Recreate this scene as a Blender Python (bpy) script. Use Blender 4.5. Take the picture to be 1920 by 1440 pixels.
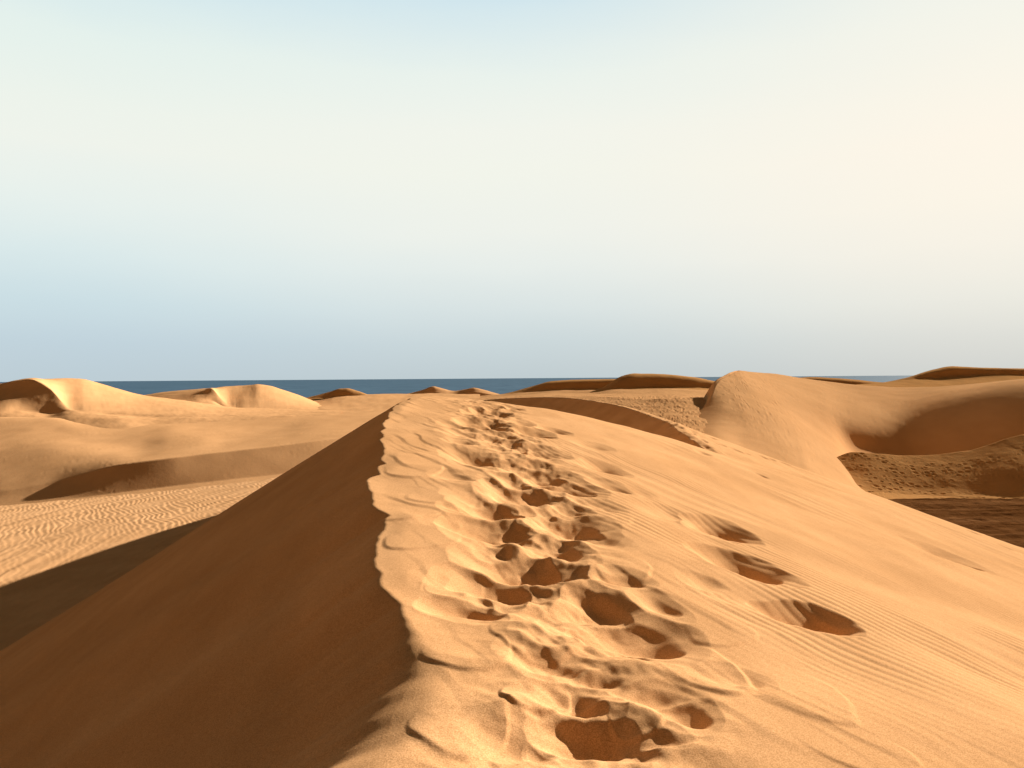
import bpy, math
import numpy as np

# ------------------------------------------------------------------ scene, camera, sky, sun, exposure
for _o in list(bpy.data.objects):
    bpy.data.objects.remove(_o, do_unlink=True)
SC = bpy.context.scene
COL = SC.collection
CAMZ = 20.0                      # eye height above the sea (sea level is z = 0)
F = 1495.0                       # focal length for a 1920 px wide frame
PITCH, ROLL = math.radians(-0.42), math.radians(0.41)
SUN_AZ, SUN_EL = math.radians(47), math.radians(18)     # azimuth to the right of the view direction (+y)
EXPO = 1.84

cr, sr, cp, sp = math.cos(ROLL), math.sin(ROLL), math.cos(PITCH), math.sin(PITCH)
fwd = np.array([0, cp, sp])
r0 = np.array([1.0, 0, 0]); u0 = np.array([0, -sp, cp])
right = cr * r0 - sr * u0
up = sr * r0 + cr * u0

cam_d = bpy.data.cameras.new("camera")
cam = bpy.data.objects.new("camera", cam_d)
COL.objects.link(cam)
cam_d.sensor_width = 36.0
cam_d.lens = 36.0 * F / 1920.0
cam_d.clip_start = 0.05
cam_d.clip_end = 200000.0
from mathutils import Matrix
M = Matrix(((right[0], up[0], -fwd[0], 0), (right[1], up[1], -fwd[1], 0), (right[2], up[2], -fwd[2], CAMZ), (0, 0, 0, 1)))
cam.matrix_world = M
SC.camera = cam

SC.view_settings.view_transform = 'Standard'
SC.view_settings.look = 'None'
SC.view_settings.exposure = EXPO
SC.view_settings.gamma = 1.0
SC.cycles.max_bounces = 6
SC.cycles.diffuse_bounces = 2

sund = bpy.data.lights.new("sun", 'SUN')
sund.energy = 5.0
sund.angle = math.radians(0.5)
sund.color = (1.0, 0.92, 0.80)
sun = bpy.data.objects.new("sun", sund)
COL.objects.link(sun)
sdir = np.array([math.sin(SUN_AZ) * math.cos(SUN_EL), math.cos(SUN_AZ) * math.cos(SUN_EL), math.sin(SUN_EL)])
from mathutils import Vector
sun.rotation_euler = Vector(sdir).to_track_quat('Z', 'Y').to_euler()
sun.location = (40, 40, 60)


def s2l(c):
    return tuple(((v / 255.0) / 12.92 if v / 255.0 <= 0.04045 else ((v / 255.0 + 0.055) / 1.055) ** 2.4) for v in c)


def build_world():
    w = bpy.data.worlds.new("World")
    SC.world = w
    w.use_nodes = True
    nt = w.node_tree
    N = nt.nodes; L = nt.links
    N.clear()
    out = N.new('ShaderNodeOutputWorld')
    sky = N.new('ShaderNodeTexSky')
    sky.sky_type = 'NISHITA'
    sky.sun_disc = False
    sky.sun_elevation = SUN_EL
    sky.sun_rotation = SUN_AZ
    sky.dust_density = 3.0
    b1 = N.new('ShaderNodeBackground'); b1.inputs[1].default_value = 0.0002
    L.new(sky.outputs[0], b1.inputs[0])
    # thin high cloud veil lit by the low sun, brightest towards the sun and in front, blue grey near the sea
    tc = N.new('ShaderNodeTexCoord')
    sep = N.new('ShaderNodeSeparateXYZ'); L.new(tc.outputs['Generated'], sep.inputs[0])

    def math_n(op, a, b=None, clamp=False):
        n = N.new('ShaderNodeMath'); n.operation = op; n.use_clamp = clamp
        for i, v in enumerate((a, b)):
            if v is None: continue
            if isinstance(v, (int, float)): n.inputs[i].default_value = v
            else: L.new(v, n.inputs[i])
        return n.outputs[0]
    # wobble so that the bands are not ruler straight
    mp = N.new('ShaderNodeMapping'); mp.inputs['Scale'].default_value = (1.3, 1.3, 5.0)
    L.new(tc.outputs['Generated'], mp.inputs[0])
    nz = N.new('ShaderNodeTexNoise'); nz.inputs['Scale'].default_value = 1.6; nz.inputs['Detail'].default_value = 5
    nz.inputs['Roughness'].default_value = 0.55
    L.new(mp.outputs[0], nz.inputs['Vector'])
    wob = math_n('MULTIPLY', math_n('SUBTRACT', nz.outputs[0], 0.5), 0.06)
    elev = math_n('ARCSINE', sep.outputs['Z'])
    # the wobble fades out at the horizon
    near_h = math_n('MULTIPLY', math_n('ABSOLUTE', elev), 6.0, True)
    e = math_n('ADD', elev, math_n('MULTIPLY', wob, near_h))
    fac = math_n('DIVIDE', math_n('MULTIPLY', e, 180 / math.pi), 90.0, True)
    k = 2 ** (-EXPO)

    def ramp(stops):
        r = N.new('ShaderNodeValToRGB')
        r.color_ramp.interpolation = 'B_SPLINE' if False else 'EASE'
        el = r.color_ramp.elements
        while len(el) > 1: el.remove(el[-1])
        for i, (deg, c) in enumerate(stops):
            cc = tuple(v * k for v in s2l(c)) + (1,)
            if i == 0:
                el[0].position = deg / 90.0; el[0].color = cc
            else:
                x = el.new(deg / 90.0); x.color = cc
        r.color_ramp.interpolation = 'LINEAR'
        L.new(fac, r.inputs[0])
        return r.outputs[0]
    hi = [(31, (165, 170, 166)), (42, (116, 98, 72)), (90, (106, 86, 58))]  # overhead sky, out of frame, made dim and warm to tint the shade
    left = ramp([(0, (189, 205, 213)), (2.5, (193, 211, 220)), (5, (203, 222, 228)), (8, (218, 233, 234)), (11, (231, 240, 236)), (14.5, (239, 243, 235)),
                 (17, (237, 243, 235)), (21, (229, 241, 236)), (25.5, (206, 229, 237))] + hi)
    mid = ramp([(0, (192, 204, 208)), (2.5, (202, 215, 218)), (5, (217, 227, 227)), (8, (231, 237, 233)), (10.5, (238, 241, 234)), (14.5, (242, 244, 234)),
                (17, (242, 244, 235)), (21, (234, 242, 236)), (25.5, (208, 229, 237))] + hi)
    rgt = ramp([(0, (208, 210, 206)), (2.5, (220, 221, 215)), (5, (234, 233, 224)), (8, (245, 240, 228)), (10.5, (250, 243, 229)), (14.5, (252, 244, 230)),
                (17, (249, 244, 231)), (21, (243, 243, 233)), (25.5, (235, 240, 234))] + hi)
    az = math_n('ARCTAN2', sep.outputs['X'], sep.outputs['Y'])

    def mapr(v, a, b, c=0.0, d=1.0):
        m = N.new('ShaderNodeMapRange'); m.interpolation_type = 'SMOOTHSTEP'
        m.inputs[1].default_value = a; m.inputs[2].default_value = b; m.inputs[3].default_value = c; m.inputs[4].default_value = d
        L.new(v, m.inputs[0]); return m.outputs[0]
    fl = mapr(az, math.radians(-32), math.radians(2))
    fr = mapr(az, math.radians(-2), math.radians(33))

    def mix(f, a, b, mode='MIX'):
        m = N.new('ShaderNodeMix'); m.data_type = 'RGBA'; m.blend_type = mode
        if isinstance(f, float): m.inputs[0].default_value = f
        else: L.new(f, m.inputs[0])
        for s, v in ((m.inputs[6], a), (m.inputs[7], b)):
            if isinstance(v, tuple): s.default_value = v
            else: L.new(v, s)
        return m.outputs[2]
    c = mix(fr, mix(fl, left, mid), rgt)
    # unseen sky beside and behind the view is dimmed and warmed to deepen shade
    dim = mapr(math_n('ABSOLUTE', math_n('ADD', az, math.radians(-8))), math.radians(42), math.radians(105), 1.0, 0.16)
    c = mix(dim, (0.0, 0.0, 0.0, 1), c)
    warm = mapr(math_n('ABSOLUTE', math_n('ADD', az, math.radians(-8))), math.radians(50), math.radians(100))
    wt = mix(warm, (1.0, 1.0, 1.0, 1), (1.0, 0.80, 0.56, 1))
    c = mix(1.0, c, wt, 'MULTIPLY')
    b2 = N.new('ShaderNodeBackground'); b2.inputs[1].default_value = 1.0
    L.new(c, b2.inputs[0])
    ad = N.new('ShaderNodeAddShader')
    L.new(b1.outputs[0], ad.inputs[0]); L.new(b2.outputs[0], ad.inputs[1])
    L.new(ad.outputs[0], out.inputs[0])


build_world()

# ------------------------------------------------------------------ noise and mesh helpers


def _hash(ix, iy, seed):
    h = (ix.astype(np.int64) * 374761393 + iy.astype(np.int64) * 668265263 + seed * 1442695041) & 0xFFFFFFFF
    h = ((h ^ (h >> 13)) * 1274126177) & 0xFFFFFFFF
    h = (h ^ (h >> 16)) & 0xFFFFFFFF
    return h.astype(np.float64) / 4294967296.0


def perlin(x, y, seed=0):
    xi = np.floor(x); yi = np.floor(y)
    fx = x - xi; fy = y - yi
    u = fx * fx * fx * (fx * (fx * 6 - 15) + 10); v = fy * fy * fy * (fy * (fy * 6 - 15) + 10)

    def g(a, b):
        t = _hash(xi + a, yi + b, seed) * 2 * math.pi
        return np.cos(t) * (fx - a) + np.sin(t) * (fy - b)
    n00, n10, n01, n11 = g(0, 0), g(1, 0), g(0, 1), g(1, 1)
    return ((n00 * (1 - u) + n10 * u) * (1 - v) + (n01 * (1 - u) + n11 * u) * v) * 1.5


def fbm(x, y, seed=0, octs=4, gain=0.5):
    s = 0; a = 1.0
    for i in range(octs):
        s = s + a * perlin(x * 2 ** i, y * 2 ** i, seed + i * 17)
        a *= gain
    return s


def sstep(a, b, x):
    t = np.clip((x - a) / (b - a), 0, 1)
    return t * t * (3 - 2 * t)


def scatter_pits(x, y, cell, rad, seed, density=1.0):
    """random shallow hollows with soft rims, like old footprints"""
    gx = np.floor(x / cell); gy = np.floor(y / cell)
    out = np.zeros_like(x)
    for a in (-1, 0, 1):
        for b in (-1, 0, 1):
            cx = gx + a; cy = gy + b
            on = _hash(cx, cy, seed + 5) < density
            px = (cx + 0.15 + 0.7 * _hash(cx, cy, seed)) * cell
            py = (cy + 0.15 + 0.7 * _hash(cx, cy, seed + 1)) * cell
            rr = rad * (0.6 + 0.8 * _hash(cx, cy, seed + 2))
            r2 = ((x - px) ** 2 + (y - py) ** 2) / rr ** 2
            bowl = np.minimum(0, (r2 - 1)) * 1.0 + 0.45 * np.exp(-((np.sqrt(r2) - 1.15) / 0.3) ** 2)
            out += np.where(on, bowl, 0)
    return out


def smax(a, b, k):
    h = np.clip(0.5 + 0.5 * (a - b) / k, 0, 1)
    return b * (1 - h) + a * h + k * h * (1 - h)


def smin(a, b, k):
    return -smax(-a, -b, k)


def grid_mesh(name, X, Y, Z, mat, smooth=True, close=None):
    """one mesh object from a grid of points"""
    n, m = X.shape
    co = np.empty((n * m, 3), np.float32)
    co[:, 0] = X.ravel(); co[:, 1] = Y.ravel(); co[:, 2] = Z.ravel() + CAMZ
    idx = np.arange(n * m).reshape(n, m)
    a = idx[:-1, :-1].ravel(); b = idx[:-1, 1:].ravel(); c = idx[1:, 1:].ravel(); d = idx[1:, :-1].ravel()
    quads = np.stack([a, b, c, d], 1)
    p = co[quads[:: max(1, len(quads) // 500)]]
    nz = np.cross(p[:, 1] - p[:, 0], p[:, 3] - p[:, 0])[:, 2]
    if nz.sum() < 0:
        quads = quads[:, ::-1]
    me = bpy.data.meshes.new(name)
    me.vertices.add(n * m); me.vertices.foreach_set("co", co.ravel())
    nf = len(quads)
    me.loops.add(nf * 4); me.loops.foreach_set("vertex_index", np.ascontiguousarray(quads).ravel().astype(np.int32))
    me.polygons.add(nf)
    me.polygons.foreach_set("loop_start", np.arange(0, nf * 4, 4, dtype=np.int32))
    me.polygons.foreach_set("loop_total", np.full(nf, 4, np.int32))
    me.update(calc_edges=True)
    me.polygons.foreach_set("use_smooth", np.ones(nf, bool))
    me.materials.append(mat)
    o = bpy.data.objects.new(name, me)
    COL.objects.link(o)
    return o


def tag(o, label=None, cat=None, group=None, kind=None):
    if label: o['label'] = label
    if cat: o['category'] = cat
    if group: o['group'] = group
    if kind: o['kind'] = kind
    return o


def ray(px, py):
    v = fwd[:, None] + right[:, None] * ((np.asarray(px, float) - 960) / F) + up[:, None] * ((720 - np.asarray(py, float)) / F)
    return v / v[1]                      # per metre of forward distance


def P(px, py, d):
    """a point seen in the direction px, py at forward distance d, camera at the origin"""
    return (ray(np.array([px]), np.array([py]))[:, 0] * d)


# ------------------------------------------------------------------ materials

def sand_mat(name, low=None, base=(0.58, 0.318, 0.147), var=0.10, grain=True, grain_scale=150.0, streak=None, bump_m=0.0, patch=None):
    m = bpy.data.materials.new(name); m.use_nodes = True
    nt = m.node_tree; N = nt.nodes; L = nt.links
    N.remove(N['Principled BSDF'])
    bs = N.new('ShaderNodeBsdfDiffuse'); bs.inputs['Roughness'].default_value = 0.4
    L.new(bs.outputs[0], N['Material Output'].inputs['Surface'])
    tc = N.new('ShaderNodeTexCoord')

    def noise(scale, detail=3, rough=0.5, vec=None):
        n = N.new('ShaderNodeTexNoise'); n.inputs['Scale'].default_value = scale
        n.inputs['Detail'].default_value = detail; n.inputs['Roughness'].default_value = rough
        L.new(vec or tc.outputs['Object'], n.inputs['Vector']); return n.outputs[0]

    def mr(v, a, b, c, d):
        n = N.new('ShaderNodeMapRange'); L.new(v, n.inputs[0])
        for i, q in enumerate((a, b, c, d)): n.inputs[i + 1].default_value = q
        return n.outputs[0]

    def mul(a, b):
        n = N.new('ShaderNodeMath'); n.operation = 'MULTIPLY'; L.new(a, n.inputs[0]); L.new(b, n.inputs[1]); return n.outputs[0]
    big = mr(noise(0.35, 4, 0.6), 0.3, 0.7, 1 - var, 1 + var)
    f = big
    if grain:
        g1 = mr(noise(grain_scale, 2, 0.7), 0.32, 0.68, 0.68, 1.3)
        f = mul(f, g1)
        g2 = mr(noise(grain_scale * 0.33, 2, 0.6), 0.3, 0.7, 0.92, 1.08)
        f = mul(f, g2)
    if streak:
        mp = N.new('ShaderNodeMapping'); mp.inputs['Rotation'].default_value = (0, 0, streak[0])
        mp.inputs['Scale'].default_value = streak[1]
        L.new(tc.outputs['Object'], mp.inputs[0])
        f = mul(f, mr(noise(1.0, 4, 0.6, mp.outputs[0]), 0.3, 0.7, 1 - streak[2], 1 + streak[2]))
    mx = N.new('ShaderNodeMix'); mx.data_type = 'RGBA'; mx.blend_type = 'MULTIPLY'; mx.inputs[0].default_value = 1.0
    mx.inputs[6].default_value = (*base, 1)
    if low:
        sz = N.new('ShaderNodeSeparateXYZ'); L.new(tc.outputs['Object'], sz.inputs[0])
        lm = N.new('ShaderNodeMix'); lm.data_type = 'RGBA'
        L.new(mul(mr(sz.outputs['Z'], low[0], low[1], 1.0, 0.0), mr(sz.outputs['Y'], 36.0, 50.0, 0.0, 1.0)), lm.inputs[0])
        lm.inputs[6].default_value = (*base, 1); lm.inputs[7].default_value = (*low[2], 1)
        L.new(lm.outputs[2], mx.inputs[6])
    cb = N.new('ShaderNodeCombineColor')
    # darker grains are a little redder
    for i, pw in enumerate((0.85, 1.0, 1.25)):
        p = N.new('ShaderNodeMath'); p.operation = 'POWER'; L.new(f, p.inputs[0]); p.inputs[1].default_value = pw
        L.new(p.outputs[0], cb.inputs[i])
    L.new(cb.outputs[0], mx.inputs[7])
    L.new(mx.outputs[2], bs.inputs['Color'])
    last = None
    specs = []
    if grain:
        specs.append((noise(grain_scale * 0.6, 3, 0.7), 0.0035, 0.5))
    if bump_m:
        specs.append((noise(2.2, 6, 0.65), bump_m, 0.8))
    for v, dist, st in specs:
        b = N.new('ShaderNodeBump'); b.inputs['Distance'].default_value = dist; b.inputs['Strength'].default_value = st
        L.new(v, b.inputs['Height'])
        if last: L.new(last, b.inputs['Normal'])
        last = b.outputs[0]
    if last: L.new(last, bs.inputs['Normal'])
    return m


MAT_NEAR = sand_mat("sand_near", low=(10.7, 11.5, (0.575, 0.325, 0.158)), streak=(math.radians(31), (2.4, 0.5, 1.0), 0.05))
MAT_FAR = sand_mat("sand_far", grain=False, var=0.04, bump_m=0.016, streak=(math.radians(30), (0.35, 0.05, 0.3), 0.04))
MAT_PALE = sand_mat("sand_pale", base=(0.54, 0.290, 0.130), grain=False, var=0.05, bump_m=0.05)
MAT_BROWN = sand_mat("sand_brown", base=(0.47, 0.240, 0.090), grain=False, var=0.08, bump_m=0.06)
MAT_DARK = sand_mat("damp_ground", base=(0.12, 0.050, 0.017), grain=False, var=0.3, bump_m=0.12, streak=(math.radians(10), (0.12, 1.1, 0.3), 0.6))

# ------------------------------------------------------------------ the foreground dune

CR_Y = np.array([-6, 0, 1.5, 3.1, 3.5, 4.15, 5.0, 5.6, 6.4, 7.3, 8.2, 9.2, 10.3, 11.5, 14, 18.5, 23, 30, 40, 50, 60, 75, 95, 130])
CR_X = np.array([-2, -1.35, -1.05, -.77, -.63, -.57, -.75, -.93, -1.14, -1.2, -1.38, -1.63, -1.72, -1.9, -2.3, -2.66, -2.42, -2.8, -4.4, -5.8, -5.5, -3, 4, 14])
CZ_Y = np.array([-6, 0, 3.0, 4.6, 7, 9.5, 14, 18, 21, 24, 28, 40, 52, 64, 76, 90, 105, 130])
CZ_Z = np.array([-1.6, -1.5, -1.5, -1.5, -1.37, -1.2, -.86, -.60, -.48, -.52, -.75, -1.1, -1.5, -2.05, -4.0, -6.4, -9, -12])


def pch(x, xp, fp):
    """smooth monotone-ish interpolation"""
    xp = np.asarray(xp, float); fp = np.asarray(fp, float)
    h = np.diff(xp); dl = np.diff(fp) / h
    m = np.zeros_like(fp)
    m[0] = dl[0]; m[-1] = dl[-1]
    for i in range(1, len(fp) - 1):
        if dl[i - 1] * dl[i] > 0:
            w1 = 2 * h[i] + h[i - 1]; w2 = h[i] + 2 * h[i - 1]
            m[i] = (w1 + w2) / (w1 / dl[i - 1] + w2 / dl[i])
    x = np.clip(x, xp[0], xp[-1])
    i = np.clip(np.searchsorted(xp, x) - 1, 0, len(xp) - 2)
    t = (x - xp[i]) / h[i]
    return ((1 + 2 * t) * (1 - t) ** 2 * fp[i] + t * (1 - t) ** 2 * h[i] * m[i] + t * t * (3 - 2 * t) * fp[i + 1] + t * t * (t - 1) * h[i] * m[i + 1])


# the second, lower ridge that branches off on the right: crest x, z by forward distance
R2_Y = np.array([20, 25, 28, 31, 34, 40, 48, 60, 75, 95])
R2_X = np.array([9.0, 7.6, 6.7, 6.5, 6.8, 6.9, 6.1, 4.2, -1.0, -9])
R2_Z = np.array([-5.0, -3.6, -2.5, -2.12, -2.0, -1.92, -1.62, -1.50, -1.9, -3.6])
U = 0.60                                   # ripples run forward and to the left
CN = math.sqrt(1 + U * U)


def floor_h(x, y):
    """the flats on both sides of the dune"""
    left_f = -9.9 - 0.035 * (x + 30) * 0 + 0.07 * np.clip((x + 33), -30, 15)
    # rises gently far away
    left_f = left_f + 0.0 * y
    right_f = -9.3 + 0 * x
    return left_f * (1 - sstep(-10, 5, x)) + right_f * sstep(-10, 5, x)


def base_h(x, y, fine=True):
    xc = pch(y, CR_Y, CR_X)
    zc = pch(y, CZ_Y, CZ_Z)
    c = (x + U * y) / CN
    al = (-U * x + y) / CN                 # along the ripples
    if fine:
        # scalloped crest edge: each wind-laid sheet of sand ends in a small lobe
        yy = y
        w = 0.55 * perlin(yy * 0.7, yy * 0 + 3.3, 11)
        ph = (yy * (0.95 - 0.022 * np.clip(yy, 0, 20)) + w * 1.6)
        fr = ph - np.floor(ph)
        lobe = np.where(fr < 0.72, np.sin(fr / 0.72 * math.pi / 2) ** 1.2, np.cos((fr - 0.72) / 0.28 * math.pi / 2) ** 1.0)
        amp = 0.09 * sstep(4.6, 6.5, yy) * (1 - sstep(20, 30, yy)) * (0.6 + 0.7 * _hash(np.floor(ph), np.floor(ph) * 0, 7))
        wob = -amp * lobe + 0.06 + 0.035 * perlin(yy * 2.6, yy * 0 + 1.7, 12) + 0.010 * perlin(yy * 8, yy * 0 + 1.7, 13)
        xc = xc + wob * np.exp(-np.maximum(np.abs(xc - x) - 0.15, 0) / 0.7)
    t = x - xc
    # right side: a gentle shoulder that steepens to a long even flank
    tt = np.maximum(t, 0)
    s0 = 0.06; s1 = 0.325
    kneew = 3.2
    knee = np.interp(y, [3, 8, 12, 18, 24, 30, 60], [2.6, 2.6, 2.8, 3.4, 3.8, 3.8, 4.0])
    q = (tt - knee) / kneew * 2
    soft = kneew / 2 * (np.logaddexp(0, q) - np.logaddexp(0, -knee / kneew * 2))
    zr = zc - s0 * tt - (s1 - s0) * soft
    # left side: slip face at the angle of repose
    tl = np.maximum(-t, 0)
    zl = zc - 0.615 * tl
    # the near end of the crest is rounded, not sharp
    rnd = 0.02 + 0.20 * (1 - sstep(3.2, 5.2, y)) 
    zm = smin(zr, zc - 0.615 * (-t), rnd)
    # second ridge
    x2 = pch(y, R2_Y, R2_X); z2 = pch(y, R2_Y, R2_Z)
    z2 = np.where(y < 20, -50, z2)
    t2 = x - x2
    zz = np.where(t2 > 0, z2 - 0.12 * np.minimum(t2, 0.35) - 0.37 * np.maximum(t2 - 0.35, 0), z2 + 0.64 * t2)
    out = smax(zm, zz, 0.25)
    fl = floor_h(x, y)
    out = smax(out, fl, np.where(t < 0, 1.6, 1.0))
    return out, t, zc, c, al, fl


# footprints: image position of each hollow, its width in px, its depth, elongation, turn
PITS = [
    (1185, 1190, 160, 62, 1.1), (1135, 1140, 96, 74, 1.0), (1112, 1390, 104, 70, 1.1), (1015, 1408, 56, 44, .8), (1078, 1312, 105, 56, 1.05), (1240, 1304, 90, 26, .9), (1288, 1345, 60, 56, 1.25), (1258, 1396, 84, 24, .9),
    (990, 1066, 132, 52, 1.2), (950, 1102, 136, 48, .9), (884, 1150, 92, 34, 1.1), (906, 1126, 44, 36, .8), (1040, 1028, 92, 52, 1.1), (925, 1028, 54, 42, .9),
    (940, 998, 108, 42, 1.1), (1078, 985, 104, 40, 1.15), (1062, 954, 56, 34, .8), (935, 956, 84, 30, 1.1), (870, 955, 50, 12, .8), (985, 931, 96, 30, 1.15),
    (1058, 910, 92, 38, 1.1), (1018, 888, 84, 26, 1.15), (900, 863, 64, 24, 1.15), (1012, 848, 64, 24, .9), (975, 838, 44, 20, 1.1), (955, 829, 42, 13, 1),
    (925, 822, 50, 11, .7), (880, 815, 50, 18, .6), (1003, 813, 48, 22, 1.1), (1046, 808, 36, 10, .8), (913, 797, 58, 22, 1.3), (918, 775, 48, 22, 1.3),
    (965, 766, 24, 8, .9), (940, 764, 30, 7, .8), (1050, 1236, 110, 40, .85), (1120, 1262, 110, 26, .8), (1180, 1225, 60, 20, .7), (1030, 1200, 60, 30, .5), (1220, 1195, 60, 60, .8), (960, 905, 60, 24, .4),
    (1358, 994, 70, 30, 1.4), (1410, 1062, 86, 36, 1.4), (1345, 1097, 74, 26, .5), (1244, 1138, 48, 42, .9), (1520, 1158, 104, 36, 1.7), (1440, 1132, 170, 60, .35),
    (1137, 878, 52, 16, 1.0), (1155, 916, 50, 12, .7), (1175, 1092, 66, 26, .8), (1385, 1276, 90, 30, .6), (960, 1405, 90, 60, .5), (1180, 1420, 120, 50, .5),
    (1780, 1042, 70, 14, .9), (1815, 1056, 40, 10, .8), (1255, 965, 60, 20, .3), (820, 1085, 50, 26, .25), (860, 900, 50, 16, .3), (1120, 1010, 80, 26, .35),
    (855, 800, 30, 9, .6), (865, 830, 36, 9, .6), (985, 795, 34, 10, .5), (1120, 840, 40, 10, .4), (1200, 925, 40, 12, .3), (1000, 1145, 120, 40, .35), (850, 985, 60, 22, .25),
    (1010, 960, 70, 24, .4), (960, 870, 60, 14, .5), (900, 935, 60, 18, .4), (1115, 948, 60, 18, .4),
    # small marks along the second ridge and the outer edge of the flank
    (1300, 812, 10, 1), (1312, 820, 12, 1), (1290, 822, 12, 1), (1322, 828, 12, 1), (1305, 832, 12, 1), (1338, 822, 10, 1), (1330, 840, 13, 1), (1317, 812, 10, 1),
    (1345, 832, 10, .8), (1322, 851, 16, 1), (1359, 836, 10, 1), (1384, 845, 14, 1), (1402, 851, 8, 1), (1433, 858, 9, 1), (1449, 862, 11, 1), (1472, 869, 13, 1),
    (1431, 893, 10, 1), (1514, 882, 8, .8), (1555, 894, 8, .8), (1700, 941, 16, .8), (1728, 955, 12, .8), (1775, 973, 18, .7), (1830, 1000, 14, .8), (1890, 1028, 14, .8),
    (1275, 803, 9, 1), (1262, 797, 9, 1), (1248, 791, 8, 1), (1232, 786, 8, 1), (1216, 780, 8, 1), (1200, 774, 8, 1),
]


def locate(pits):
    ds = np.exp(np.linspace(math.log(2.2), math.log(60), 2600))

    def hit(px, py):
        r = ray([px], [py])[:, 0]
        z = base_h(r[0] * ds, ds, False)[0]
        under = np.nonzero(r[2] * ds < z)[0]
        return (r[0] * ds[under[0]], ds[under[0]]) if len(under) else None
    out = []
    for p in pits:
        if len(p) == 4: p = (p[0], p[1], p[2], p[2] * 0.35, p[3])
        q = hit(p[0], p[1])
        if q is None: continue
        n = hit(p[0], p[1] + p[3] / 2); f = hit(p[0], p[1] - p[3] / 2)
        ra = p[2] / F * q[1] / 2
        rb = (f[1] - n[1]) / 2 if f is not None and n is not None else ra
        out.append((q[0], q[1], ra, min(max(rb, 0.5 * ra), 1.5 * ra + 0.08), p[4]))
    return out


PIT3 = locate(PITS)
LOBES = [(1285, 1235, 210, 110, .022), (1025, 975, 100, 50, .020), (880, 1215, 150, 110, .012), (1010, 1180, 170, 90, .020), (870, 1345, 180, 150, .010),
         (1010, 1290, 110, 90, .016), (1185, 1335, 100, 80, .014), (800, 1010, 120, 70, .012), (780, 880, 110, 40, .014), (830, 930, 120, 40, .012),
         (1480, 1290, 200, 90, .012), (1160, 1060, 120, 60, .014), (1340, 1180, 160, 60, .010), (760, 960, 120, 40, .012), (940, 895, 90, 26, .014),
         (980, 868, 90, 20, .012), (860, 1090, 110, 60, .010), (1600, 1400, 240, 90, .010), (1130, 970, 120, 40, .010)]
LOBE3 = locate(LOBES)


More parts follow.
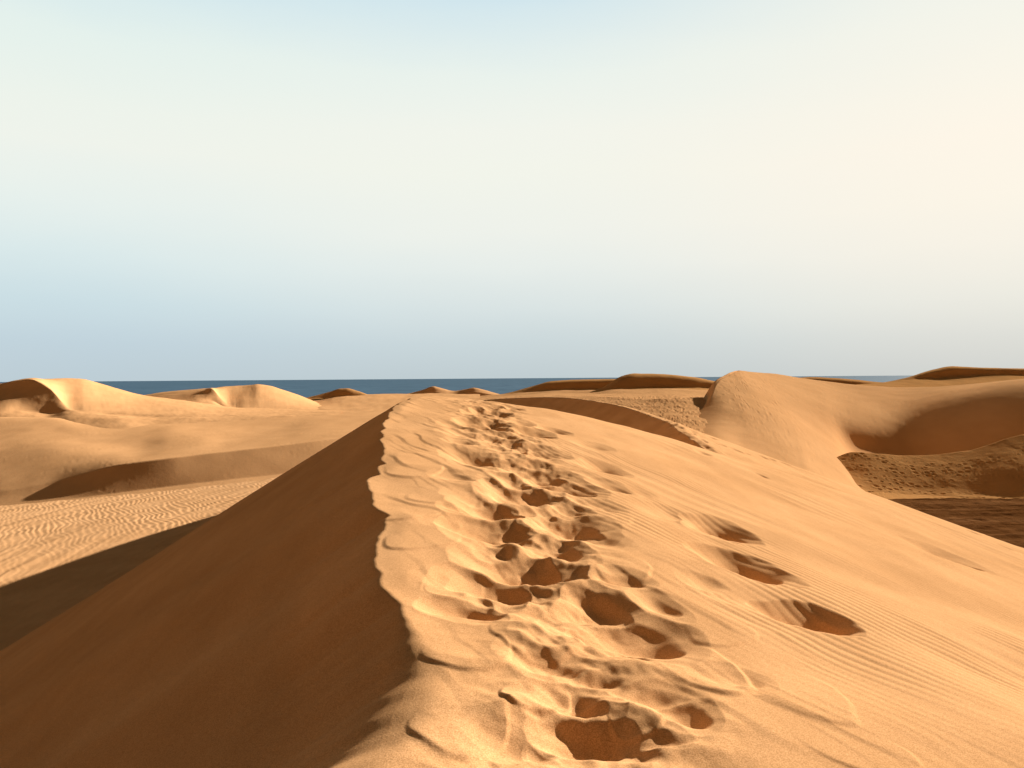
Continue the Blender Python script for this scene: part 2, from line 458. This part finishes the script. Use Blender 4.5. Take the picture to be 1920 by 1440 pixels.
def main_height(x, y):
    z, t, zc, c, al, fl = base_h(x, y)
    on = sstep(-0.02, 0.25, t)                     # on the lit, wind-worked side
    above = sstep(0.6, 2.0, z - fl)
    near = 1 - sstep(24, 45, y)
    # broad undulation
    z = z + on * near * 0.035 * fbm(x * 0.55, y * 0.35, 31, 2)
    # wind-laid sheets near the crest: warped saw-tooth steps
    wrp = 0.16 * fbm(x * 0.9 + 5, y * 0.6, 41, 2) + 0.05 * perlin(x * 3.1, y * 2.3, 44)
    ph = (c + wrp) / 0.42
    fr = ph - np.floor(ph)
    saw = np.where(fr > 0.16, (1 - fr) / 0.84, fr / 0.16)
    patch = sstep(-0.15, 0.35, fbm(c * 0.9 + 3, al * 0.55, 47, 2))
    shoulder = (1 - sstep(1.5, 3.6, t))
    z = z + on * near * 0.012 * saw * (0.15 + 0.85 * patch) * (0.12 + 0.88 * shoulder) * (0.4 + 0.6 * sstep(3, 6, y))
    ph = (c + 0.10 * fbm(x * 1.7, y * 1.1, 61, 2)) / 0.15
    fr = ph - np.floor(ph)
    saw2 = np.where(fr > 0.2, (1 - fr) / 0.8, fr / 0.2)
    patch2 = sstep(-0.1, 0.45, fbm(c * 1.5 + 9, al * 0.6, 67, 2))
    z = z + on * near * 0.0035 * saw2 * patch2 * (0.4 + 0.6 * shoulder)
    # fine straight ripples on the flank
    flank = sstep(1.7, 3.4, t) * above
    ph = (c + 0.11 * fbm(x * 0.5, y * 0.4, 71, 3) + 0.030 * perlin(x * 1.6, y * 1.3, 73)) / 0.135
    rip = np.sin(ph * 2 * math.pi) + 0.25 * np.sin(ph * 4 * math.pi + 1.0)
    pr = 0.15 + 0.85 * sstep(-0.35, 0.5, fbm(c * 0.9, al * 0.3, 77, 3))
    z = z + flank * (1 - sstep(14, 24, y)) * 0.0034 * rip * pr
    ph = (c + 0.08 * fbm(x * 0.4, y * 0.3, 81, 2)) / 0.52
    z = z + flank * near * 0.005 * np.sin(ph * 2 * math.pi) * sstep(-0.2, 0.5, fbm(x * 0.3, y * 0.2, 83, 2))
    # trampled band along the trail
    tc = np.interp(y, [3, 4.5, 6, 8, 12, 18, 24], [0.34, 0.42, 0.3, 0.26, 0.2, -0.5, -0.9])
    tw = np.interp(y, [3, 6, 12, 20], [0.55, 0.5, 0.75, 0.8])
    trail = np.exp(-((x - tc) / tw) ** 2) * on * (1 - sstep(20, 26, y))
    rg = 1 - np.abs(fbm(x * 1.5 + 7, y * 1.3, 91, 2, 0.4))
    z = z + trail * (0.085 * (rg - 0.7) + 0.025 * fbm(x * 3.3, y * 3.0, 95, 3))
    # the hollows
    wx = x + 0.085 * fbm(x * 1.5, y * 1.5, 101, 2, 0.4)
    wy = y + 0.120 * fbm(x * 1.5 + 9, y * 1.3, 103, 2, 0.4)
    B = np.zeros_like(z); S = np.zeros_like(z); RM = np.zeros_like(z)
    for i, (px, py, ra, rb, dep) in enumerate(PIT3):
        rs = np.random.RandomState(i + 3)
        ra = ra * 1.38; rb = rb * 1.05
        lim = max(ra, rb) * 3.2
        sel = np.nonzero((np.abs(x - px) < lim) & (np.abs(y - py) < lim))
        if len(sel[0]) == 0: continue
        an = rs.uniform(-0.2, 0.35)
        k = min(1.0, ra / 0.22)
        dx = x[sel] + (wx[sel] - x[sel]) * k - px; dy = y[sel] + (wy[sel] - y[sel]) * k - py
        a = dx * math.cos(an) + dy * math.sin(an); b = -dx * math.sin(an) + dy * math.cos(an)
        th_b = b / rb; th_a = a / ra; nr = np.sqrt(th_a ** 2 + th_b ** 2) + 1e-6
        m = min(ra, rb, 0.30)
        # wide soft hollow, shifted left and away: its gentle walls catch grazing light
        rs_ = np.sqrt(((a + 0.20 * ra) / (ra * 1.6)) ** 2 + ((b - 0.20 * rb) / (rb * 1.75)) ** 2)
        Ds = 0.36 * dep * m
        S[sel] = np.minimum(S[sel], -Ds * np.clip(1 - rs_ * rs_, 0, 1) ** 1.25)
        # the print itself: near lip crisp, far and left sides smooth
        ka = np.where(a < 0, 1.2, 0.88); kb = np.where(b < 0, 0.72, 1.2)
        r = np.sqrt((a / (ra * ka)) ** 2 + (b / (rb * kb)) ** 2)
        crisp = np.clip(0.22 - 0.95 * th_b / nr - 0.05 * th_a / nr, 0, 1)
        soft = np.clip(1 - r * r, 0, 1) ** 1.9
        hard = np.clip(1 - np.sqrt(r * r + 0.03), 0, 1) ** 0.9
        D = 0.20 * dep * m * rs.uniform(0.9, 1.1)
        # a tilted floor: deepest under the right-hand wall
        tilt = np.clip(1 + 0.35 * th_a, 0.5, 1.5)
        bowl = -D * (soft * (1 - crisp) + hard * crisp) * tilt
        rim = 0.42 * D * np.exp(-((r - 1.08) / 0.40) ** 2) * np.clip(0.40 - 0.80 * th_b / nr - 0.25 * th_a / nr, 0, 1.2)
        B[sel] = np.minimum(B[sel], bowl)
        RM[sel] = np.maximum(RM[sel], rim)
    z = z + S + B + RM * np.clip(1 + B / 0.015, 0, 1)
    # slabs of sand pushed up between the prints, each ending in a thin lip on its near side
    for i, (px, py, ra, rb, h) in enumerate(LOBE3):
        rs = np.random.RandomState(i + 77)
        lim = max(ra, rb) * 2
        sel = np.nonzero((np.abs(x - px) < lim) & (np.abs(y - py) < lim))
        if len(sel[0]) == 0: continue
        an = rs.uniform(-0.5, 0.2)
        dx = wx[sel] - px; dy = wy[sel] - py
        a = dx * math.cos(an) + dy * math.sin(an); b = -dx * math.sin(an) + dy * math.cos(an)
        r = np.sqrt((a / ra) ** 2 + (b / rb) ** 2)
        f = sstep(-0.7, 0.9, -b / rb + 0.55 * a / ra)
        z[sel] += h * f * (1 - sstep(0.90, 1.04, r)) * (0.75 + 0.25 * r)
    # slip face: faint sand-flow tongues running straight down
    slip = sstep(0.05, 0.8, -t) * above
    z = z + slip * (0.11 * fbm(y * 0.13 + x * 0.05, x * 0.07, 111, 2) + 0.022 * fbm(y * 0.75 + 0.2 * perlin(x * 0.5, y * 0.5, 112), x * 0.16, 113, 3))
    # low wrinkles where the slip face meets the flat
    toe = np.exp(-((z - fl - 1.0) / 1.0) ** 2) * (t < 0)
    z = z + (t < 0) * 0.16 * np.exp(-((z - fl - 0.9) / 0.35) ** 2)
    z = z + toe * 0.10 * fbm((x - pch(y, CR_Y, CR_X)) * 0.8, y * 0.05, 117, 3)
    # ripples on the flat to the left
    lf = (1 - sstep(0.05, 0.7, z - fl)) * (t < 0)
    wv = 0.55 * fbm(c * 0.45, al * 0.22, 121, 2) + 0.30 * perlin(c * 0.9, al * 0.55, 123)
    ph = (c + wv * 0.60) / 0.37
    fr = ph - np.floor(ph)
    rp = np.where(fr < 0.68, fr / 0.68, (1 - fr) / 0.32)
    rp = rp * rp * (3 - 2 * rp)
    far = 0.35 + 0.65 * sstep(43, 50, y - 0.25 * (x + 30) + 0 * x)
    z = z + lf * 0.023 * rp * far * (0.45 + 0.55 * sstep(-0.3, 0.3, fbm(x * 0.15, y * 0.15, 125, 2)))
    # clods and crusts on the right-hand flat
    z = z + (1 - sstep(0.1, 0.8, z - fl)) * (x > 5) * 0.12 * fbm(x * 0.6, y * 1.2, 131, 4)
    # slip face of the second ridge: tiny scallops at its crest
    x2 = pch(y, R2_Y, R2_X)
    z = z + np.exp(-((x - x2 - 0.4) / 0.6) ** 2) * sstep(26, 30, y) * 0.05 * scatter_pits(x, y, 0.55, 0.22, 141, 0.7) * 0.8
    return z


def polar(az, rr):
    A, R = np.meshgrid(az, rr)
    # rows at constant forward distance inside the view cone keep the crest clean
    return R * np.sin(A), R * np.cos(A)


def radial(r0_, r1_, f):
    n = int(math.log(r1_ / r0_) / f)
    return np.exp(np.linspace(math.log(r0_), math.log(r1_), n))


az = np.radians(np.concatenate([np.linspace(-88, -37, 90, endpoint=False), np.linspace(-37, 37, 1250), np.linspace(37.4, 88, 90)]))
rr = np.concatenate([radial(0.7, 2.4, 0.012)[:-1], radial(2.4, 30, 0.0034)[:-1], radial(30, 92, 0.0042)])
X, Y = polar(az, rr)
Z = main_height(X, Y)
tag(grid_mesh("sand_dune", X, Y, Z, MAT_NEAR), "big foreground sand dune with a scalloped crest and a trail of deep footprints", "sand dune", None, 'structure')
del X, Y, Z

# ------------------------------------------------------------------ dunes further off

def cr_interp(p, n, sharp=()):
    """Catmull-Rom through rows p[k], n samples per span; rows in 'sharp' break the tangent"""
    K = len(p)
    out = []
    for k in range(K - 1):
        p1, p2 = p[k], p[k + 1]
        m1 = (p2 - p[k - 1]) / 2 if k > 0 and k not in sharp else (p2 - p1)
        m2 = (p[k + 2] - p1) / 2 if k + 2 < K and (k + 1) not in sharp else (p2 - p1)
        last = k == K - 2
        for i in range(n + (1 if last else 0)):
            t = i / n
            out.append((2 * t ** 3 - 3 * t ** 2 + 1) * p1 + (t ** 3 - 2 * t ** 2 + t) * m1 + (-2 * t ** 3 + 3 * t ** 2) * p2 + (t ** 3 - t ** 2) * m2)
    return np.array(out)


def loft(name, rows, mat, label, sharp=(), nu=40, nv=16, byx=True, noise=0.12, nscale=0.12, pits=None, back=None, cols=26, seed=1):
    """a dune from control lines, front to back; each control point is direction px, py and distance"""
    R = []
    for r in rows:
        r = np.array(r, float)
        if byx:
            u = np.linspace(r[0, 0], r[-1, 0], cols)
            r = np.stack([u, pch(u, r[:, 0], r[:, 1]), pch(u, r[:, 0], r[:, 2])], 1)
        v = ray(r[:, 0], r[:, 1]) * r[:, 2]
        R.append(v.T)
    R = np.array(R)
    if back:
        last = R[-1]
        for dy, dz in back:
            q = last.copy(); q[:, 1] += dy; q[:, 0] *= (q[:, 1] / last[:, 1]); q[:, 2] += dz
            R = np.concatenate([R, q[None]])
    G = cr_interp(R, nv, sharp)                                # rows
    G = cr_interp(np.transpose(G, (1, 0, 2)), nu)              # columns
    Xg, Yg, Zg = G[..., 0], G[..., 1], G[..., 2].copy()
    Zg += noise * fbm(Xg * nscale, Yg * nscale, 200 + seed, 3)
    Zg += noise * 0.18 * fbm(Xg * nscale * 7, Yg * nscale * 7, 230 + seed, 2)
    if pits:
        cell, rad, dep, mask = pits
        Zg += dep * scatter_pits(Xg, Yg, cell, rad, 300 + seed, 0.75) * mask(Xg, Yg, Zg)
    o = grid_mesh(name, Xg, Yg, Zg, mat)
    tag(o, label, "sand dune", None, 'structure')
    return o


# broad dune field on the left behind the rippled flat
def mA(x, y, z):
    return sstep(-0.1, 0.35, fbm(x * 0.12, y * 0.12, 55, 2)) * 0.9 + 0.1
loft("sand_dune", [
    [(-420, 1040, 60), (-300, 1000, 62), (0, 968, 65), (200, 946, 67), (400, 920, 70), (545, 903, 73), (700, 884, 77), (900, 866, 82)],
    [(-420, 990, 64), (-300, 978, 66), (0, 952, 68), (200, 928, 70), (400, 903, 73), (545, 887, 76), (700, 868, 80), (900, 850, 85)],
    [(-420, 965, 74), (-300, 955, 74), (0, 922, 72.5), (130, 898, 73.8), (200, 877, 74.3), (300, 862, 75.3), (400, 850, 77.5), (500, 838, 79.9), (590, 827, 82.7), (700, 815, 87), (900, 800, 92)],
    [(-420, 900, 90), (0, 850, 90), (130, 842, 89), (260, 840, 90), (340, 832, 90), (430, 826, 93), (500, 818, 96), (590, 806, 99), (700, 796, 104), (900, 785, 110)],
    [(-420, 860, 100), (0, 815, 103), (100, 812, 103), (180, 822, 98), (240, 818, 99), (330, 806, 103), (430, 806, 104), (500, 803, 106), (590, 792, 110), (700, 782, 116), (900, 775, 122)],
    [(-420, 820, 112), (0, 783, 115), (100, 784, 115), (200, 790, 117), (300, 790, 118), (400, 786, 120), (500, 782, 120), (600, 778, 124), (700, 772, 130), (900, 765, 135)],
], MAT_FAR, "broad lit dune slope on the left with a shaded lower bank above the rippled flat", sharp=(1, 2), nu=26, nv=22,
    back=[(8, -1.2), (30, -4)], pits=(1.0, 0.24, 0.009, mA), noise=0.09, nscale=0.04, seed=1)

loft("sand_dune", [
    [(-420, 880, 100), (0, 840, 100), (215, 822, 102), (400, 815, 105), (640, 808, 110)],
    [(-420, 840, 112), (0, 800, 112), (80, 792, 113), (130, 788, 113), (215, 786, 113), (300, 790, 114), (400, 788, 116), (500, 784, 118), (640, 779, 122)],
    [(-420, 790, 118), (0, 773, 117.3), (45, 769, 120.4), (80, 777, 120.4), (105, 775, 120.6), (125, 770, 121), (215, 778, 119.6), (300, 781, 120), (400, 781, 121), (500, 779, 124), (640, 773, 130)],
    [(-420, 760, 138), (-100, 730, 134), (0, 722, 132), (30, 713.5, 131), (60, 711, 129.8), (75, 714, 129), (90, 725, 127.5), (103, 740, 125.7), (112, 755, 124), (125, 764, 122.6), (160, 770, 121.5), (215, 775, 121), (300, 777, 122), (400, 777, 124), (500, 775, 128), (640, 771, 136)],
    [(-420, 750, 146), (-100, 727, 142), (0, 721, 140), (60, 710.5, 140), (100, 711.5, 146), (150, 713, 150), (180, 720, 152), (220, 731, 153), (260, 741, 154), (350, 753, 156), (450, 765, 160), (640, 770, 168)],
], MAT_FAR, "leftmost far dune touching the horizon, with a dark slip face below its top", sharp=(2, 3), nu=26, nv=18, cols=34,
    back=[(12, -1.2), (40, -9)], noise=0.12, seed=2)

loft("sand_dune", [
    [(215, 800, 145), (340, 798, 146), (450, 795, 147), (680, 792, 148)],
    [(215, 772, 168), (340, 770, 170), (400, 770, 171), (450, 771, 171), (680, 773, 172)],
    [(215, 764, 176), (340, 757, 180), (380, 752, 183), (398, 752, 185), (408, 757, 184), (430, 765, 180), (450, 768, 177), (680, 771, 178)],
    [(215, 758, 192), (300, 743, 192), (385, 732, 192), (396, 728.5, 192), (403, 732, 190.5), (409, 742, 188.5), (420, 754, 186), (436, 762, 183), (450, 766, 179), (680, 769.5, 186)],
    [(215, 756, 200), (265, 742, 204), (340, 732, 204), (395, 728, 205), (430, 726, 212), (465, 724, 214), (480, 722, 214), (500, 724, 216), (530, 732, 218), (560, 742, 220), (600, 757, 222), (640, 765, 224), (680, 768, 226)],
], MAT_FAR, "far dune left of centre with a thin dark slip line under its low top", sharp=(2, 3), nu=24, nv=14, cols=34,
    back=[(15, -1.5), (50, -11)], noise=0.10, seed=3)

loft("sand_dune", [
    [(520, 790, 150), (640, 782, 150), (760, 776, 150), (900, 770, 150)],
    [(520, 772, 190), (640, 765, 190), (760, 760, 190), (900, 756, 190)],
    [(520, 762, 235), (600, 752, 240), (640, 745, 245), (700, 741, 250), (760, 740, 250), (900, 741, 250)],
], MAT_FAR, "low pale sand rise right behind the tip of the slip face", nu=16, nv=14, back=[(15, -1.0), (60, -11)], noise=0.3, nscale=0.05, seed=4)

loft("sand_dune", [
    [(555, 752, 246), (600, 748, 248), (640, 746, 250), (700, 748, 250), (740, 750, 250)],
    [(555, 750, 253), (590, 742, 254), (620, 734, 255), (637, 728.5, 256), (650, 728, 256), (670, 733, 256), (700, 743, 255), (740, 750, 254)],
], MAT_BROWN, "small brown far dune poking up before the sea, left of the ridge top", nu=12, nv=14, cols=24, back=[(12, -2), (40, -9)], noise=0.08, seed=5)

loft("sand_dune", [
    [(730, 752, 285), (812, 750, 288), (860, 750, 288), (980, 752, 288)],
    [(730, 747, 290), (770, 742, 292), (812, 735, 293), (850, 740, 292), (888, 735, 293), (925, 740, 292), (980, 746, 290)],
    [(730, 746, 300), (770, 737, 299), (795, 730, 298), (812, 724.5, 298), (828, 728, 299), (852, 733, 300), (872, 730, 299), (888, 727, 298), (905, 730, 299), (925, 736, 300), (950, 742, 302), (980, 745, 304)],
], MAT_FAR, "pair of small dune peaks before the sea, right above the ridge top", sharp=(1,), nu=12, nv=12, cols=34, back=[(12, -2), (40, -9)], noise=0.06, seed=6)

# right side, far to near
loft("sand_dune", [
    [(900, 752, 240), (1030, 744, 240), (1250, 742, 240)],
    [(900, 745, 252), (960, 740, 252), (1030, 731, 253), (1100, 729, 253), (1250, 730, 253)],
    [(900, 744, 260), (940, 740, 260), (1000, 725, 259), (1030, 717, 258), (1060, 714.5, 258), (1100, 713, 258), (1150, 712, 258), (1250, 713, 258)],
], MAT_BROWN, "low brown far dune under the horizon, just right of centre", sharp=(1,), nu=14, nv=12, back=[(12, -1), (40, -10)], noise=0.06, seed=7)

loft("sand_dune", [
    [(1040, 765, 120), (1130, 762, 120), (1200, 760, 120), (1300, 760, 120), (1480, 770, 120)],
    [(1040, 745, 158), (1130, 736, 161), (1180, 730, 163), (1200, 728, 164), (1300, 727, 165), (1340, 728, 166), (1480, 742, 166)],
    [(1040, 744, 166), (1085, 739, 167), (1120, 732, 168), (1150, 716, 168), (1165, 707.5, 168.5), (1190, 702, 169), (1260, 704.5, 169.5), (1300, 708, 170), (1330, 714, 170), (1380, 722, 170), (1480, 736, 170)],
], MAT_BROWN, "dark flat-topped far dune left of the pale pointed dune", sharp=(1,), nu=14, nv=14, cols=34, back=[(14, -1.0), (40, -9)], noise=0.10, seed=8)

loft("sand_dune", [
    [(700, 800, 90), (880, 775, 84), (1060, 775, 78), (1200, 800, 64), (1300, 830, 56), (1420, 870, 50)],
    [(700, 790, 115), (880, 760, 110), (1060, 752, 98), (1180, 760, 78), (1260, 775, 70), (1340, 790, 66), (1420, 815, 62)],
    [(700, 780, 150), (880, 752, 150), (1060, 743, 120), (1180, 747, 88), (1260, 747, 80), (1340, 753, 80), (1420, 770, 80)],
    [(700, 765, 220), (880, 748, 220), (1060, 738, 170), (1180, 739, 130), (1260, 738, 125), (1340, 742, 125), (1420, 750, 125)],
    [(700, 760, 250), (880, 746, 250), (1060, 735, 210), (1180, 733, 165), (1260, 732, 160), (1340, 735, 160), (1420, 745, 160)],
], MAT_PALE, "pock-marked sand slope between the shaded hollow and the pale pointed dune", sharp=(2,), nu=26, nv=30, back=[(30, -6)],
    pits=(0.75, 0.22, 0.05, lambda x, y, z: 1 - sstep(95, 120, y)), noise=0.15, seed=9)

# the pale pointed dune with its bowl
R1ROWS = [
    [(1250, 870, 50), (1335, 850, 50), (1400, 880, 47), (1434.7, 893.1, 45.9), (1470, 905, 45), (1506.2, 915.9, 44.2), (1540, 925, 44), (1590, 935, 46), (1640, 935, 56), (1720, 925, 70), (1820, 920, 72), (1940, 900, 72), (2100, 880, 72), (2300, 870, 72)],
    [(1250, 835, 58), (1335, 815, 58), (1395, 835, 56), (1430.0, 846.4, 54.9), (1465, 858, 54), (1495.6, 869.2, 53.2), (1525, 880, 53), (1585, 900, 56), (1625, 895, 68), (1705, 890, 77), (1805, 880, 78), (1925, 855, 76), (2080, 835, 75), (2260, 820, 75)],
    [(1262, 805, 65), (1342, 785, 66), (1392, 785, 66), (1419.7, 783.9, 67.2), (1448, 785, 68.5), (1475.3, 792.4, 69.2), (1503, 803, 70), (1562, 828, 73), (1606, 848, 78.8), (1700, 856, 80.3), (1800, 848, 77.2), (1920, 818, 75), (2070, 790, 75), (2250, 770, 78)],
    [(1288, 783, 70), (1346, 762, 71), (1372, 742, 76), (1390.0, 735.7, 78.6), (1412, 733, 81), (1439.1, 736.1, 83.1), (1470, 742, 85), (1540, 756, 88), (1602, 782, 85.5), (1690, 775, 89.5), (1792, 747, 89), (1920, 722, 86), (2070, 714, 84), (2250, 705, 84)],
    [(1312, 772, 73), (1333, 745, 76), (1347, 716, 84.5), (1373, 701.5, 93), (1386, 695.3, 98), (1408, 697, 101.5), (1450, 701, 107), (1520, 711, 112), (1600, 721, 114), (1700, 726, 114), (1800, 722, 110), (1920, 710, 105), (2070, 705, 102), (2250, 695, 102)],
    [(1305, 778, 76), (1326, 748, 79), (1336, 720, 86), (1353.8, 707.3, 90.8), (1378, 699, 97), (1406.6, 700.6, 106.7), (1440, 706, 116), (1520, 716, 124), (1600, 725, 126), (1700, 729, 126), (1800, 727, 122), (1920, 716, 116), (2070, 712, 114), (2250, 705, 114)],
    [(1295, 785, 80), (1312, 765, 83), (1320, 745, 91), (1335.5, 738.8, 94.6), (1360, 735, 102), (1397.5, 734.4, 121.1), (1440, 735, 140), (1520, 735, 150), (1600, 740, 150), (1700, 745, 150), (1800, 745, 150), (1920, 740, 150), (2070, 735, 150), (2250, 735, 150)],
]
loft("sand_dune", R1ROWS, MAT_FAR, "tall pale pointed dune whose flank curls into a shaded bowl on the right", sharp=(4,), nu=26, nv=24, byx=False,
     pits=(1.1, 0.24, 0.035, lambda x, y, z: sstep(16, 22, x) * (1 - sstep(99, 100, y))), noise=0.06, seed=10)

loft("sand_dune", [
    [(1500, 960, 49), (1590, 965, 50), (1700, 965, 51), (1800, 970, 51), (1920, 985, 49), (2300, 1025, 45)],
    [(1500, 940, 53), (1590, 925, 56), (1640, 921, 58), (1700, 924, 58), (1800, 930, 57), (1920, 944, 54), (2300, 985, 50)],
    [(1500, 930, 55), (1590, 919, 57.5), (1640, 912, 59), (1700, 913, 59.2), (1800, 917, 58.5), (1920, 930, 56), (2300, 965, 52)],
    [(1500, 910, 59), (1590, 888, 61.8), (1640, 880, 62), (1700, 882, 62), (1800, 880, 61.6), (1920, 868, 60.5), (2300, 850, 59)],
    [(1500, 890, 62), (1560, 862, 65), (1590, 849, 66), (1630, 851, 65.5), (1700, 854, 65.2), (1800, 846, 65.2), (1920, 814, 66), (2300, 770, 64)],
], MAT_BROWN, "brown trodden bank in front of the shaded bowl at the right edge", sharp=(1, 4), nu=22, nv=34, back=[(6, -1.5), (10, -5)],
    pits=(0.62, 0.18, 0.034, lambda x, y, z: sstep(54, 57, y) * sstep(-0.5, 0.3, fbm(x * 0.15, y * 0.3, 5, 2))), noise=0.10, seed=11)

loft("sand_dune", [
    [(1440, 740, 180), (1600, 740, 180), (1760, 740, 180)],
    [(1440, 722, 186), (1520, 719, 187), (1600, 721, 187), (1760, 730, 187)],
    [(1440, 716, 190), (1480, 711, 190), (1520, 708.5, 190), (1560, 710, 190), (1600, 713, 190), (1650, 718, 190), (1700, 721, 190), (1760, 726, 190)],
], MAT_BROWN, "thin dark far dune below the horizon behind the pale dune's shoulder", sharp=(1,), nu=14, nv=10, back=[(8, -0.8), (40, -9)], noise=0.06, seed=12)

loft("sand_dune", [
    [(1600, 745, 120), (1800, 745, 120), (1920, 745, 120), (2350, 745, 120)],
    [(1600, 725, 136), (1700, 722, 138), (1800, 716, 141), (1920, 711, 141), (2350, 710, 140)],
    [(1600, 724, 140), (1690, 714, 145), (1760, 708, 147), (1800, 704, 147.5), (1860, 703, 147), (1920, 704, 146.5), (2350, 705, 146)],
    [(1600, 723, 148), (1660, 717, 150), (1690, 711, 150), (1740, 697, 150), (1785, 688.5, 150.5), (1850, 690, 150.5), (1920, 691, 150), (2350, 700, 150)],
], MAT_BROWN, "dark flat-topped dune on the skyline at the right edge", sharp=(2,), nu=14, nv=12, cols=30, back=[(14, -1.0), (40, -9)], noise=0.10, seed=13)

# ------------------------------------------------------------------ open ground under and between the dunes, dark flat, sea
az = np.radians(np.linspace(-180, 180, 361))
rr = np.concatenate([[0.5], np.exp(np.linspace(math.log(3), math.log(1400), 180))])
X, Y = polar(az, rr)
R = np.hypot(X, Y)
Z = -11.2 + 3.0 * sstep(150, 220, R) - 17 * sstep(300, 520, R) + 0.5 * fbm(X * 0.03, Y * 0.03, 401, 3)
tag(grid_mesh("ground", X, Y, Z, MAT_FAR), "open sand ground between the dunes", "ground", None, 'structure')

xs = np.linspace(9, 75, 330); ys = np.linspace(18, 60, 300)
X, Y = np.meshgrid(xs, ys)
Z = -8.58 + 0.07 * fbm(X * 0.25, Y * 0.5, 411, 4) + 0.05 * fbm(X * 1.2, Y * 2.4, 421, 3)
Z = Z - 2.0 * sstep(55, 60, Y)
tag(grid_mesh("damp_flat", X, Y, Z, MAT_DARK), "dark rough damp flat beyond the right flank of the big dune", "ground", None, 'structure')


def sea_mat():
    m = bpy.data.materials.new("sea_water"); m.use_nodes = True
    nt = m.node_tree; N = nt.nodes; L = nt.links
    bs = N['Principled BSDF']
    bs.inputs['Roughness'].default_value = 0.6
    bs.inputs['Specular IOR Level'].default_value = 0.015
    tc = N.new('ShaderNodeTexCoord')
    mp = N.new('ShaderNodeMapping'); mp.inputs['Scale'].default_value = (0.02, 0.004, 1)
    L.new(tc.outputs['Object'], mp.inputs[0])
    nz = N.new('ShaderNodeTexNoise'); nz.inputs['Scale'].default_value = 1.0; nz.inputs['Detail'].default_value = 6; nz.inputs['Roughness'].default_value = 0.7
    L.new(mp.outputs[0], nz.inputs['Vector'])
    cr_ = N.new('ShaderNodeValToRGB')
    cr_.color_ramp.elements[0].position = 0.35; cr_.color_ramp.elements[0].color = (0.022, 0.056, 0.096, 1)
    cr_.color_ramp.elements[1].position = 0.68; cr_.color_ramp.elements[1].color = (0.042, 0.088, 0.140, 1)
    L.new(nz.outputs[0], cr_.inputs[0]); L.new(cr_.outputs[0], bs.inputs['Base Color'])
    return m


az = np.radians(np.linspace(-180, 180, 181))
rr = np.exp(np.linspace(math.log(300), math.log(90000), 60))
X, Y = polar(az, rr)
tag(grid_mesh("sea", X, Y, np.full_like(X, -CAMZ), sea_mat()), "deep blue sea along the horizon", "sea", None, 'structure')
